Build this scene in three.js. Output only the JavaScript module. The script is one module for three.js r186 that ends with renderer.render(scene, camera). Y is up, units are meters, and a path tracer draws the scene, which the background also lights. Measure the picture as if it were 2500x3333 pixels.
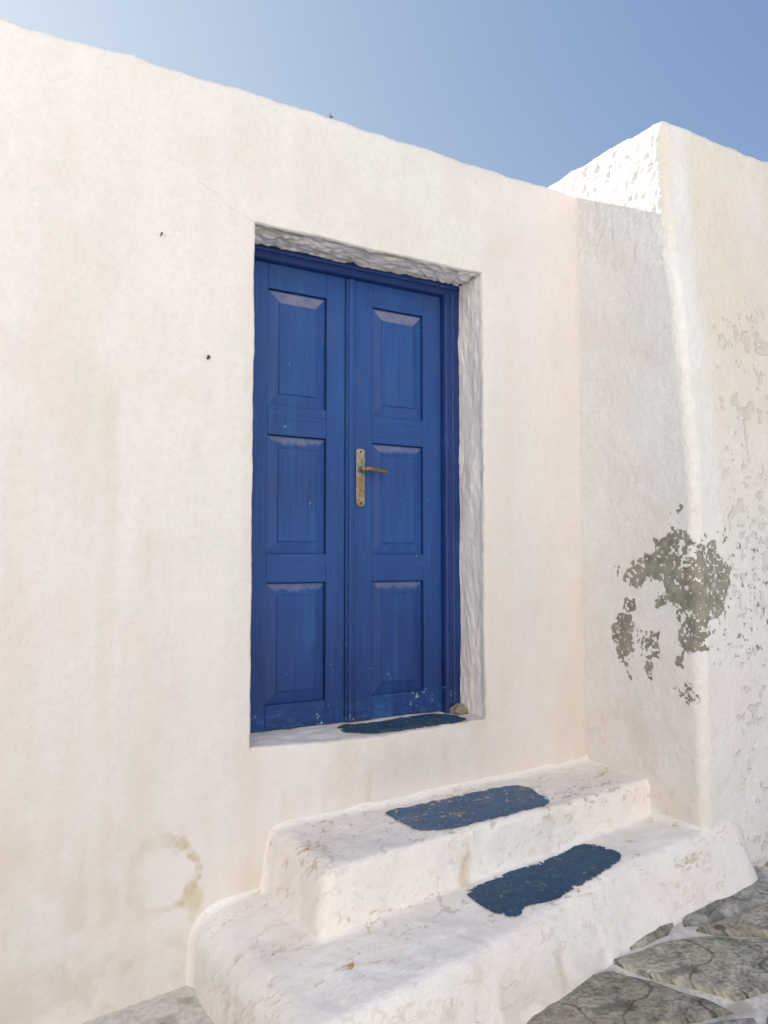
import * as THREE from 'three';
import { ImprovedNoise } from 'three/addons/math/ImprovedNoise.js';
import { RoundedBoxGeometry } from 'three/addons/geometries/RoundedBoxGeometry.js';
import { mergeGeometries } from 'three/addons/utils/BufferGeometryUtils.js';

/* Heights are measured from the door sill (y = 0). The lane lies LIFT below it;
   at the end every thing is raised by LIFT so that the lane is near y = 0. */
const LIFT = 0.66;
const rad = (d) => d * Math.PI / 180;

// ------------------------------------------------------------ camera, sky, sun, exposure
const scene = new THREE.Scene();
const camera = new THREE.PerspectiveCamera(65.5, 768 / 1024, 0.05, 900);
camera.rotation.order = 'YXZ';
camera.position.set(-1.146, 0.727 + LIFT, 2.975);
camera.rotation.set(0.061, -0.531, 0);

const SUN = new THREE.Vector3(-0.29, 0.55, -1).normalize();   // from behind the house, to the left
const EXPOSURE = 2.06;
{
  const W = 1024, H = 512, data = new Float32Array(W * H * 4), d = new THREE.Vector3();
  for (let j = 0; j < H; j++) for (let i = 0; i < W; i++) {
    const el = ((j + 0.5) / H - 0.5) * Math.PI, a = ((i + 0.5) / W - 0.5) * 2 * Math.PI;
    d.set(Math.cos(a) * Math.cos(el), Math.sin(el), Math.sin(a) * Math.cos(el));
    const g = Math.acos(Math.min(1, Math.max(-1, d.dot(SUN)))) * 180 / Math.PI;
    const e = Math.max(0, el * 180 / Math.PI);
    const h0 = Math.exp(-g / 26), halo = 1.24 * h0 / (1 + 0.95 * h0), hz = Math.exp(-e / 13);
    const c = [0.0 + 1.45 * halo + 0.8 * hz, 0.125 + 1.4 * halo + 0.8 * hz, 0.43 + 0.98 * halo + 0.6 * hz];
    for (let k = 0; k < 3; k++) data[(j * W + i) * 4 + k] = c[k] / EXPOSURE;
    data[(j * W + i) * 4 + 3] = 1;
  }
  const t = new THREE.DataTexture(data, W, H, THREE.RGBAFormat, THREE.FloatType);
  t.mapping = THREE.EquirectangularReflectionMapping;
  t.magFilter = t.minFilter = THREE.LinearFilter;
  t.needsUpdate = true;
  scene.background = t; scene.environment = t;
}
const sun = new THREE.DirectionalLight(new THREE.Color().setRGB(1, 0.945, 0.87), 5);
sun.name = 'sun';
sun.position.copy(SUN).multiplyScalar(30);
sun.castShadow = true;
Object.assign(sun.shadow.camera, { left: -14, right: 14, top: 14, bottom: -14, near: 1, far: 80 });
sun.shadow.mapSize.set(4096, 4096);
scene.add(sun, sun.target);

// ------------------------------------------------------------ helpers
const IN = new ImprovedNoise();
const n3 = (x, y, z) => IN.noise(x, y, z);
let seed = 11;
const rnd = () => { seed = (seed + 0x6d2b79f5) | 0; let t = Math.imul(seed ^ (seed >>> 15), 1 | seed); t = (t + Math.imul(t ^ (t >>> 7), 61 | t)) ^ t; return ((t ^ (t >>> 14)) >>> 0) / 4294967296; };
const TAB = new Float32Array(65536); for (let i = 0; i < 65536; i++) TAB[i] = rnd() * 2 - 1;
function n2(x, y) {                                             // value noise, -1..1
  const xi = Math.floor(x), yi = Math.floor(y); let u = x - xi, v = y - yi;
  u = u * u * (3 - 2 * u); v = v * v * (3 - 2 * v);
  const a = (xi & 255), b = ((xi + 1) & 255), c = (yi & 255) << 8, d = ((yi + 1) & 255) << 8;
  const p = TAB[a + c] + (TAB[b + c] - TAB[a + c]) * u, q = TAB[a + d] + (TAB[b + d] - TAB[a + d]) * u;
  return p + (q - p) * v;
}
function fbm(x, y, o = 4) { let s = 0, a = 0.5; for (let i = 0; i < o; i++) { s += a * n2(x, y); x = x * 2.03 + 17.1; y = y * 2.03 + 5.7; a *= 0.5; } return s; }
const clamp = (x, a = 0, b = 1) => Math.min(b, Math.max(a, x));
const ss = (a, b, x) => { const t = clamp((x - a) / (b - a)); return t * t * (3 - 2 * t); };
const lerp = (a, b, t) => a + (b - a) * t;
const toS = (l) => { l = clamp(l); return 255 * (l <= 0.0031308 ? 12.92 * l : 1.055 * Math.pow(l, 1 / 2.4) - 0.055); };
// a colour map and a bump map computed together; f(x, y) in metres fills [r, g, b, height]
function maps(W, H, x0, x1, y0, y1, f, wrap = THREE.MirroredRepeatWrapping) {
  const c = new Uint8Array(W * H * 4), h = new Uint8Array(W * H * 4), o = [0, 0, 0, 0];
  for (let j = 0; j < H; j++) for (let i = 0; i < W; i++) {
    f(x0 + (x1 - x0) * (i + 0.5) / W, y0 + (y1 - y0) * (j + 0.5) / H, o);
    const k = (j * W + i) * 4;
    c[k] = toS(o[0]); c[k + 1] = toS(o[1]); c[k + 2] = toS(o[2]); c[k + 3] = 255;
    h[k] = h[k + 1] = h[k + 2] = 255 * clamp(o[3]); h[k + 3] = 255;
  }
  const mk = (d, cs) => { const t = new THREE.DataTexture(d, W, H); t.magFilter = t.minFilter = THREE.LinearFilter; t.wrapS = t.wrapT = wrap; if (cs) t.colorSpace = THREE.SRGBColorSpace; t.needsUpdate = true; return t; };
  const toUV = (u, v) => [(u - x0) / (x1 - x0), (v - y0) / (y1 - y0)];
  return { map: mk(c, true), bump: mk(h, false), toUV };
}
const mix = (o, r, g, b, t) => { o[0] += (r - o[0]) * t; o[1] += (g - o[1]) * t; o[2] += (b - o[2]) * t; };
function segDist(px, py, ax, ay, bx, by) { const dx = bx - ax, dy = by - ay, t = clamp(((px - ax) * dx + (py - ay) * dy) / (dx * dx + dy * dy + 1e-12)); return Math.hypot(px - ax - t * dx, py - ay - t * dy); }
function polyDist(P, x, y) {                                    // signed, inside positive
  let d = 1e9, inside = false;
  for (let i = 0, j = P.length - 1; i < P.length; j = i++) {
    const [ax, ay] = P[j], [bx, by] = P[i];
    d = Math.min(d, segDist(x, y, ax, ay, bx, by));
    if ((ay > y) !== (by > y) && x < (bx - ax) * (y - ay) / (by - ay) + ax) inside = !inside;
  }
  return inside ? d : -d;
}
function geo(pos, idx, uv) {
  const g = new THREE.BufferGeometry();
  g.setAttribute('position', new THREE.Float32BufferAttribute(pos, 3));
  g.setAttribute('uv', new THREE.Float32BufferAttribute(uv, 2));
  g.setIndex(idx); g.computeVertexNormals();
  return g;
}
function grp(name, parent = scene) { const o = new THREE.Group(); o.name = name; parent.add(o); return o; }
function add(name, g, m, parent) { const o = new THREE.Mesh(g, m); o.name = name; parent.add(o); return o; }
function tag(o, label, category, kind) { if (label) o.userData.label = label; if (category) o.userData.category = category; if (kind) o.userData.kind = kind; return o; }
function range(...stops) {                                      // [a, step, b, step, c ...]
  const r = [];
  for (let i = 0; i + 2 < stops.length; i += 2) { const a = stops[i], s = stops[i + 1], b = stops[i + 2], n = Math.max(1, Math.round(Math.abs(b - a) / s)); for (let k = 0; k < n; k++) r.push(a + (b - a) * k / n); }
  r.push(stops[stops.length - 1]);
  return r;
}
// small vector wobble of hand-laid plaster: bends faces and edges alike
function wobble(p, k = 1, fine = 1) {
  const [x, y, z] = p;
  const lo = 0.0055 * k, mi = 0.0022 * k, hi = 0.0010 * fine;
  p[0] += lo * n3(x * 4 + 3, y * 4, z * 4) + mi * n3(x * 17, y * 17 + 9, z * 17) + hi * n3(x * 60, y * 60, z * 60 + 4);
  p[1] += lo * n3(x * 4, y * 4 + 31, z * 4) + mi * n3(x * 17 + 40, y * 17, z * 17) + hi * n3(x * 60, y * 60 + 7, z * 60);
  p[2] += lo * n3(x * 3, y * 3, z * 3 + 57) + mi * n3(x * 13, y * 13, z * 13 + 21) + hi * n3(x * 55 + 8, y * 55, z * 55);
  return p;
}

// ------------------------------------------------------------ plaster
const LIME = [0.805, 0.782, 0.753];
function limewash(x, y, o) {                                    // clean lime wash: mottling, brush strokes, grains
  const m = fbm(x * 2.1, y * 1.6, 4), w = fbm(x * 9 + 40, y * 3.2, 3), f = fbm(x * 60, y * 60, 3), pk = fbm(x * 4 + 90, y * 4 + 33, 3), gn = fbm(x * 5 + 190, y * 5 + 73, 3);
  const b = 1 + 0.045 * m + 0.035 * w + 0.06 * f;
  o[0] = LIME[0] * b; o[1] = LIME[1] * b; o[2] = LIME[2] * b;
  mix(o, 0.80, 0.70, 0.67, 0.38 * ss(0.08, 0.42, pk));
  mix(o, 0.72, 0.71, 0.62, 0.30 * ss(0.1, 0.45, gn));
  o[3] = 0.5 + 0.22 * fbm(x * 38, y * 30, 3) + 0.18 * fbm(x * 130, y * 120, 2) + 0.1 * w;
}
const streak = (x, y, cx, w, ya, yb) => { const c = cx + 0.012 * n2(y * 5, cx * 31), d = Math.abs(x - c) / (w * (1 + 0.35 * n2(y * 9, cx * 17))); return ss(1, 0.1, d) * ss(ya - 0.08, ya + 0.06, y) * ss(yb + 0.05, yb - 0.1, y); };

const CRACK = [[-0.24, 2.205], [-0.175, 2.175], [-0.15, 2.165], [-0.135, 2.14], [-0.10, 2.128], [-0.06, 2.112], [-0.01, 2.095]];
const wallTex = maps(2048, 2048, -1.5, 2.0, -0.95, 2.75, (x, y, o) => {
  limewash(x, y, o);
  const d1 = fbm(x * 3.1 + 7, y * 2.3 + 50, 4), low = ss(0.75, -0.55, y);
  mix(o, 0.765, 0.655, 0.59, 0.42 * low * (0.62 + 0.9 * d1));                                         // splash dirt near the lane
  mix(o, 0.68, 0.56, 0.43, 0.34 * ss(0.05, 0.5, fbm(x * 5.5 + 3, y * 4 + 8, 4)) * ss(0.5, -0.5, y));
  const vs = fbm(x * 7 + 33, y * 0.55 + 3, 4); mix(o, 0.74, 0.66, 0.58, 0.30 * ss(0.05, 0.4, vs) * ss(2.6, 1.4, y)); mix(o, 0.84, 0.81, 0.79, 0.4 * ss(0.1, 0.4, -vs));                // faint rain streaks
  mix(o, 0.70, 0.60, 0.47, 0.24 * streak(x, y, -0.55, 0.05, 0.05, 1.4) + 0.10 * streak(x, y, -0.63, 0.09, -0.3, 1.9));
  mix(o, 0.62, 0.50, 0.32, 0.55 * streak(x, y, 0.528, 0.022, -0.33, -0.14) * (0.6 + 0.6 * n2(x * 90, y * 60)));    // rust-brown run below the sill
  mix(o, 0.72, 0.60, 0.46, 0.25 * streak(x, y, 0.90, 0.03, -0.2, -0.06) + 0.3 * streak(x, y, 1.245, 0.03, 0.02, 0.25));
  mix(o, 0.79, 0.66, 0.62, 0.42 * ss(0.12, 0.0, Math.abs(x - 1.70 - 0.03 * n2(y * 4, 3))) * (0.55 + 0.5 * n2(y * 7, x * 9)) * ss(-0.4, 0.4, y));
  mix(o, 0.72, 0.62, 0.5, 0.3 * ss(0.3, 0.62, fbm(x * 3, y * 1.1 + 4, 3) + 0.35 * ss(1.1, 1.75, x)) * ss(1.5, 0.2, y));
  mix(o, 0.80, 0.70, 0.66, 0.26 * ss(1.0, 1.5, x + 0.25 * fbm(x * 3, y * 2 + 60, 3)) + 0.2 * ss(0.0, -0.3, y) * ss(0.1, 0.8, x));
  // flaked ring of ochre plaster low on the left
  const rx = x + 0.325, ry = y + 0.435, q = Math.hypot(rx / 0.115, ry / 0.135) + 0.5 * fbm(x * 14, y * 14, 4);
  const ring = ss(0.26, 0.08, Math.abs(q - 0.98)) * (0.30 + 0.70 * ss(-0.02, 0.06, rx) * ss(-0.15, 0.0, ry + 0.1));
  mix(o, 0.54, 0.43, 0.26, 0.62 * ring * (0.7 + 0.5 * n2(x * 60, y * 60))); o[3] -= 0.22 * ring;
  mix(o, 0.83, 0.80, 0.77, 0.5 * ss(0.8, 0.5, q));
  const b2 = ss(0.05, 0.01, Math.hypot((x + 0.215) / 1, (y + 0.53) / 2) + 0.02 * fbm(x * 40, y * 40, 2));
  mix(o, 0.58, 0.47, 0.27, 0.5 * b2);
  const base = ss(-0.60, -0.70, y + 0.05 * fbm(x * 7, 3, 3)) * ss(0.1, -0.1, x);
  mix(o, 0.50, 0.42, 0.27, 0.22 * base * ss(-0.05, 0.3, fbm(x * 11 + 6, y * 11, 3)));
  // hairline crack
  let dc = 1; for (let i = 0; i + 1 < CRACK.length; i++) dc = Math.min(dc, segDist(x + 0.006 * n2(x * 70, y * 70), y + 0.006 * n2(y * 60, x * 60 + 9), ...CRACK[i], ...CRACK[i + 1]));
  const ck = ss(0.0042, 0.001, dc) * (0.35 + 0.65 * ss(-0.2, 0.3, n2(x * 30, y * 30)));
  mix(o, 0.50, 0.45, 0.38, 0.38 * ck); o[3] -= 0.2 * ck;
  // grime on the arris of the opening
  const ex = Math.max(-x, x - 1.146), ey = Math.max(-y, y - 2.09), ed = Math.max(ex, ey);
  mix(o, 0.55, 0.47, 0.34, 0.5 * ss(0.016, 0.0, Math.abs(ed)) * ss(0.0, 0.35, fbm(x * 14, y * 14 + 5, 3)) * (ey > -0.05 ? 1 : 0.35));
  mix(o, 0.60, 0.55, 0.48, 0.16 * ss(2.615, 2.64, y) * ss(0, 0.4, fbm(x * 8, y * 8, 3)));
});
const M = {};
M.wall = new THREE.MeshStandardMaterial({ vertexColors: true, map: wallTex.map, bumpMap: wallTex.bump, bumpScale: 0.0055, roughness: 0.95 });

// neighbouring house: u runs along its side face (u = z), turns the corner and goes on along its front
const PEEL = [
  [[0.434, 0.83], [0.498, 0.839], [0.548, 0.872], [0.637, 0.835], [0.69, 0.80], [0.70, 0.46], [0.65, 0.473], [0.604, 0.504], [0.545, 0.54], [0.509, 0.548], [0.505, 0.628], [0.461, 0.637], [0.37, 0.64], [0.329, 0.593], [0.248, 0.617], [0.242, 0.659], [0.291, 0.691], [0.373, 0.738], [0.426, 0.769]],
  [[0.209, 0.477], [0.251, 0.479], [0.298, 0.44], [0.3, 0.357], [0.295, 0.294], [0.252, 0.211], [0.305, 0.156], [0.278, 0.162], [0.225, 0.245], [0.184, 0.299], [0.16, 0.361], [0.165, 0.41]],
  [[0.311, 0.41], [0.378, 0.399], [0.461, 0.411], [0.467, 0.386], [0.433, 0.293], [0.412, 0.23], [0.392, 0.177], [0.373, 0.2], [0.374, 0.276], [0.323, 0.323]],
  [[0.427, 0.545], [0.447, 0.586], [0.491, 0.567], [0.483, 0.512], [0.426, 0.514]],
  [[0.232, 0.547], [0.322, 0.556], [0.314, 0.509], [0.258, 0.48], [0.228, 0.515]],
  [[0.55, 0.491], [0.70, 0.507], [0.70, 0.335], [0.576, 0.331], [0.553, 0.393]],
  [[0.68, 0.79], [0.76, 0.80], [0.86, 0.70], [0.84, 0.58], [0.78, 0.50], [0.68, 0.46]],
  [[0.515, 0.311], [0.576, 0.327], [0.574, 0.268], [0.538, 0.264]],
  [[0.517, 0.183], [0.619, 0.192], [0.64, 0.137], [0.582, 0.114], [0.529, 0.15]],
  [[0.205, 0.70], [0.232, 0.70], [0.221, 0.66]],
  [[0.526, 0.953], [0.556, 0.942], [0.594, 0.984], [0.605, 0.969], [0.592, 0.94], [0.531, 0.938]],
];
const SPECK = [0.1, 0.14, 0.6, 0.2, 0.4, 0.4, 0.3, 0.3, 0.75, 0, 0.35];
const blockTex = maps(2048, 2048, -0.9, 2.3, -0.8, 2.9, (u, y, o) => {
  limewash(u + 7.3, y + 3.1, o);
  const side = ss(0.72, 0.62, u), front = 1 - side;
  mix(o, 0.74, 0.64, 0.56, side * 0.36 * ss(1.4, -0.2, y) * (0.7 + 0.8 * fbm(u * 3 + 2, y * 2, 4)));
  mix(o, 0.70, 0.58, 0.45, side * 0.45 * ss(0.42, 0.05, Math.abs(u - 0.12 - 0.25 * ss(0.1, -0.3, y))) * ss(0.35, -0.05, y) * ss(-0.35, 0.4, fbm(u * 6, y * 6, 3)));
  mix(o, 0.72, 0.62, 0.46, 0.55 * ss(0.74, 0.86, u + 0.03 * n2(y * 3, 2)) * ss(0.3, 1.6, y) * (0.75 + 0.6 * fbm(u * 3, y * 1.7, 3)));   // ochre wash on the front
  mix(o, 0.70, 0.60, 0.46, 0.5 * ss(0.05, 0, Math.abs(u - 0.67)) * ss(2.0, 2.5, y));
  // pocked, flaking front
  const pk = fbm(u * 26, y * 26, 3) + 0.45 * fbm(u * 5 + 60, y * 5, 3), pits = front * ss(0.80, 0.9, u) * ss(0.28, 0.42, pk) * ss(2.1, 1.8, y);
  mix(o, 0.48, 0.43, 0.36, 0.32 * pits); o[3] -= 0.5 * pits;
  // where the lime has come off the grey render beneath
  if (u > 0.05 && u < 1.4 && y > 0.0 && y < 1.1) {
    const w1 = 0.060 * fbm(u * 16, y * 16, 4), w2 = 0.020 * n2(u * 80, y * 80), sp = fbm(u * 75 + 31, y * 75, 2), isl = fbm(u * 36 + 9, y * 36 + 4, 3);
    let m = 0;
    for (let i = 0; i < PEEL.length; i++) {
      const P = PEEL[i];
      let ax = 9, ay = 9, bx = -9, by = -9; for (const [a, b] of P) { ax = Math.min(ax, a); bx = Math.max(bx, a); ay = Math.min(ay, b); by = Math.max(by, b); }
      if (u < ax - 0.05 || u > bx + 0.05 || y < ay - 0.05 || y > by + 0.05) continue;
      const d = polyDist(P, u, y) + 0.6 * w1 + 0.5 * w2;
      const local = SPECK[i] + (i === 0 ? 0.42 * ss(0.50, 0.56, u) * ss(0.66, 0.72, y) + 0.3 * ss(0.34, 0.27, u) : i === 1 ? 0.45 * ss(0.32, 0.26, y) : 0);
      const hole = ss(0.34 - local * 0.55, 0.40 - local * 0.55, sp + 0.35 * isl);
      m = Math.max(m, ss(-0.002, 0.003, d) * (1 - hole));
    }
    if (u >= 0.68) m = Math.max(m, ss(0.24, 0.27, isl * 0.7 + 0.6 * sp - 0.12) * ss(1.0, 0.8, y) * ss(0.2, 0.35, y));
    const g = 0.8 + 0.5 * fbm(u * 30, y * 30, 3);
    mix(o, 0.29 * g, 0.278 * g, 0.212 * g, 0.92 * m);
    o[3] = lerp(o[3], 0.12 + 0.25 * fbm(u * 90, y * 90, 2), m);
  }
  const gr = fbm(u * 20 + 3, y * 20, 3);
  mix(o, 0.6, 0.5, 0.38, 0.25 * ss(0.3, 0.5, gr) * ss(0.3, -0.3, y));
});
M.block = new THREE.MeshStandardMaterial({ map: blockTex.map, bumpMap: blockTex.bump, bumpScale: 0.008, roughness: 0.95 });

// steps: u = x + z/2, v = z - y unrolls treads and risers one after the other
const scuff = (u, v, a, s) => { const r = Math.abs(fbm(u * s + 13, v * s * 1.5 + 7, 3)), k = fbm(u * s * 0.5 + 70, v * s * 0.5, 3), br = n2(u * s * 2.4 + 5, v * s * 2.4); return ss(0.07, 0.01, r) * ss(a, a + 0.16, k) * ss(0.05, 0.4, br) + 0.8 * ss(0.36, 0.46, fbm(u * s * 2.2, v * s * 3.6 + 50, 3)) * ss(a, a + 0.1, k); };
const stepTex = maps(2048, 1024, -0.6, 2.6, 0.2, 1.9, (u, v, o) => {
  limewash(u * 1.1 + 21, v * 1.1 + 40, o); const tr0 = Math.max(ss(0.30, 0.36, v) * ss(0.79, 0.72, v), ss(0.93, 0.98, v) * ss(1.30, 1.22, v)); for (let q = 0; q < 3; q++) o[q] *= 1.05 + 0.06 * tr0;
  mix(o, 0.81, 0.72, 0.65, 0.45 * (0.75 + 0.8 * fbm(u * 3 + 9, v * 3, 4)));
  const tread = tr0;
  mix(o, 0.64, 0.55, 0.46, tread * 0.22 * (0.7 + 0.9 * fbm(u * 7, v * 9 + 3, 4)));
  const s = Math.max(scuff(u, v, 0.02, 9) * (0.35 + 0.65 * tread), 0.8 * scuff(u + 5, v, 0.06, 21) * (0.25 + 0.75 * tread));
  mix(o, 0.50, 0.38, 0.21, 0.75 * s); o[3] -= 0.25 * s;
  const chip = ss(0.34, 0.42, fbm(u * 34, v * 34, 3)) * ss(-0.1, 0.25, fbm(u * 3 + 30, v * 3 + 8, 2));
  mix(o, 0.42, 0.35, 0.24, 0.5 * chip * (0.3 + 0.7 * tread)); o[3] -= 0.3 * chip;
  const run = streak(u, -v, 0.92, 0.05, -0.98, -0.80) * ss(-0.1, 0.2, fbm(u * 30, v * 14, 3));
  mix(o, 0.60, 0.47, 0.27, 0.6 * run);
  mix(o, 0.50, 0.46, 0.36, 0.35 * ss(1.42, 1.6, v) * ss(-0.1, 0.35, fbm(u * 8, v * 6, 3)));
  const drip = streak(u, -v, 1.22, 0.035, -1.62, -1.38) + 0.7 * streak(u, -v, 0.86, 0.03, -1.5, -1.36);
  mix(o, 0.50, 0.44, 0.34, 0.5 * drip * ss(-0.4, 0.3, fbm(u * 20, v * 8, 3)));
});
M.step = new THREE.MeshStandardMaterial({ map: stepTex.map, bumpMap: stepTex.bump, bumpScale: 0.006, roughness: 0.93 });

// ------------------------------------------------------------ the house with the blue door
const W = 1.146, H = 2.092, XS = 1.767;                         // opening; plane of the neighbour's side wall
const house = grp('white_house');
tag(house, 'low whitewashed house with the recessed blue double door above the steps', 'house');
const topY = (x) => 2.632 + 0.012 * Math.sin(x * 2.3 + 1.2) * ss(2.2, 0, Math.abs(x)) + 0.016 * n3(x * 3.1, 4, 2) + 0.008 * n3(x * 11, 1, 8);
{
  const r = 0.011, R = 0.035;
  const us = range(-7, 0.4, -1.6, 0.014, -0.016, 0.004, 0, 0.0085, W, 0.004, W + 0.016, 0.014, 1.83);
  const vs = range(-1.3, 0.05, -0.8, 0.014, -0.016, 0.004, 0, 0.011, H, 0.004, H + 0.016, 0.014, 2.56);
  const nf = vs.length, extra = [...range(0, 0.12, 1).slice(1).map((t) => ['arc', t]), ...[0.03, 0.07, 0.12, 0.2, 0.4, 0.8, 1.6, 3, 5].map((t) => ['roof', t])];
  const pos = [], uv = [], tone = [], idx = [], nu = us.length, nv = nf + extra.length;
  const push = (x, y, z, rough = 0) => {
    const b = Math.sin(Math.PI * clamp(x / W)), sill = 0.035 * b * ss(-0.3, -0.02, y) * ss(0.01, -0.002, y) * (z > -0.1 ? ss(-0.1, 0, z) : 0);
    const [tu, tv] = wallTex.toUV(x - (x > W - 0.001 && z < -0.02 ? z : 0), y + (y > H - 0.001 && y < 2.3 ? -z : 0) - (y < 0.001 && z < -0.02 ? -z : 0));
    const p = wobble([x, y, z], 1, 1);
    if (rough) {
      const k = ss(0, -0.03, z);
      if (rough === 1) p[1] += k * (0.010 * n3(x * 7, z * 14, 3) + 0.016 * (0.25 - Math.abs(n3(x * 13, z * 24, 7))) + 0.008 * n3(x * 34, z * 48, 5));   // rough underside
      if (rough === 2) p[0] += k * (0.005 * n3(y * 4, z * 12, 3) + 0.0036 * (0.25 - Math.abs(n3(y * 8, z * 22, 9))) + 0.0022 * n3(y * 20, z * 46, 1)) * (0.6 + 0.8 * ss(-0.3, 0.3, n3(y * 3, z * 5, 44)));
      if (rough === 3) p[1] += k * 0.004 * n3(x * 9, z * 20, 13);
    }
    p[2] += sill; p[1] -= sill * 0.25 * ss(-0.03, 0, y);
    pos.push(...p); uv.push(tu, tv); const revealLift = rough ? lerp(0.91, 1.12, ss(-0.01, -0.05, z)) : 0.91, dusty = rough === 3 ? 0.06 + 0.06 * fbm(x * 14, z * 24, 3) : 0, mottle = dusty + (rough === 1 ? 0.30 * ss(0.05, 0.3, fbm(x * 11 + 3, z * 34, 4) + 0.25 * ss(-0.06, -0.01, z)) : rough ? 0.10 * ss(0, 0.4, fbm(x * 20 + y * 9, z * 40 + y * 4, 3)) : 0); tone.push(revealLift * (1 - mottle), revealLift * (1 - mottle * 1.08), revealLift * (1 - mottle * 1.3));   // reveals tinted lighter in place of bounced light; patchy darker tone on the underside
    return pos.length / 3 - 1;
  };
  const id = [];
  for (let j = 0; j < nv; j++) for (let i = 0; i < nu; i++) {
    const x = us[i];
    let y, z = 0;
    if (j < nf) {
      y = vs[j];
      if (y > 2.3) y = lerp(2.3, topY(x) - R, (y - 2.3) / 0.26);
      const dx = Math.max(-x, x - W), dy = Math.max(-y, y - H), d = dx > 0 && dy > 0 ? Math.hypot(dx, dy) : Math.max(dx, dy);
      if (d < r) { const q = r - Math.max(0, d); z = -(r - Math.sqrt(Math.max(0, r * r - q * q))); }
    } else {
      const [k, t] = extra[j - nf];
      if (k === 'arc') { y = topY(x) - R + R * Math.sin(t * Math.PI / 2); z = -R + R * Math.cos(t * Math.PI / 2); } else { y = topY(x) - 0.02 * ss(0, 0.3, t); z = -R - t; }
    }
    id.push(push(x, y, z));
  }
  const e = 1e-6, at = (i, j) => id[j * nu + i];
  for (let j = 0; j + 1 < nv; j++) for (let i = 0; i + 1 < nu; i++) {
    if (j + 1 < nf && us[i] > -e && us[i + 1] < W + e && vs[j] > -e && vs[j + 1] < H + e) continue;
    idx.push(at(i, j), at(i + 1, j), at(i + 1, j + 1), at(i, j), at(i + 1, j + 1), at(i, j + 1));
  }
  const i0 = us.findIndex((x) => Math.abs(x) < e), i1 = us.findIndex((x) => Math.abs(x - W) < e), j0 = vs.findIndex((y) => Math.abs(y) < e), j1 = vs.findIndex((y) => Math.abs(y - H) < e);
  const zs = range(-r, 0.006, -0.32).slice(1);
  const strip = (edge, rough, flip) => {                        // from the arris back to behind the door frame
    let prev = edge.map(([i, j]) => at(i, j));
    for (const z of zs) {
      const cur = edge.map(([i, j]) => push(us[i], vs[j], z, rough));
      for (let k = 0; k + 1 < cur.length; k++) { const q = [prev[k], prev[k + 1], cur[k + 1], prev[k], cur[k + 1], cur[k]]; if (flip) q.reverse(); idx.push(...q); }
      prev = cur;
    }
  };
  const cols = [], rows = []; for (let i = i0; i <= i1; i++) cols.push(i); for (let j = j0; j <= j1; j++) rows.push(j);
  strip(cols.map((i) => [i, j0]), 3, false); strip(cols.map((i) => [i, j1]), 1, true);
  strip(rows.map((j) => [i0, j]), 2, true); strip(rows.map((j) => [i1, j]), 2, false);
  const g = geo(pos, idx, uv); g.setAttribute('color', new THREE.Float32BufferAttribute(tone, 3));
  add('wall', g, M.wall, house);
}
// the rest of the shell, so that no light comes through the door
M.shell = new THREE.MeshStandardMaterial({ color: new THREE.Color().setRGB(0.78, 0.75, 0.70), roughness: 0.95 });
add('rear_wall', new THREE.BoxGeometry(9.0, 3.84, 0.3).translate(-2.6, 0.7, -5.15), M.shell, house);
for (const x of [-6.95, 1.69]) add('end_wall', new THREE.BoxGeometry(0.25, 3.75, 4.6).translate(x, 0.70, -2.72), M.shell, house);
// two rusty nail stubs left in the plaster
M.rust = new THREE.MeshStandardMaterial({ color: new THREE.Color().setRGB(0.14, 0.055, 0.02), roughness: 0.85, metalness: 0.3 });
for (const [x, y, s] of [[-0.382, 1.96, 0.8], [-0.194, 1.511, 1.3]]) {
  const g = mergeGeometries([new THREE.CylinderGeometry(0.0026 * s, 0.003 * s, 0.02, 8).rotateX(Math.PI / 2 - 0.25).translate(x, y, 0.006), new THREE.SphereGeometry(0.0052 * s, 8, 6).scale(1, 1.2, 0.6).translate(x, y + 0.0015, 0.0165)]);
  add('nail', g, M.rust, house);
}

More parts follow.
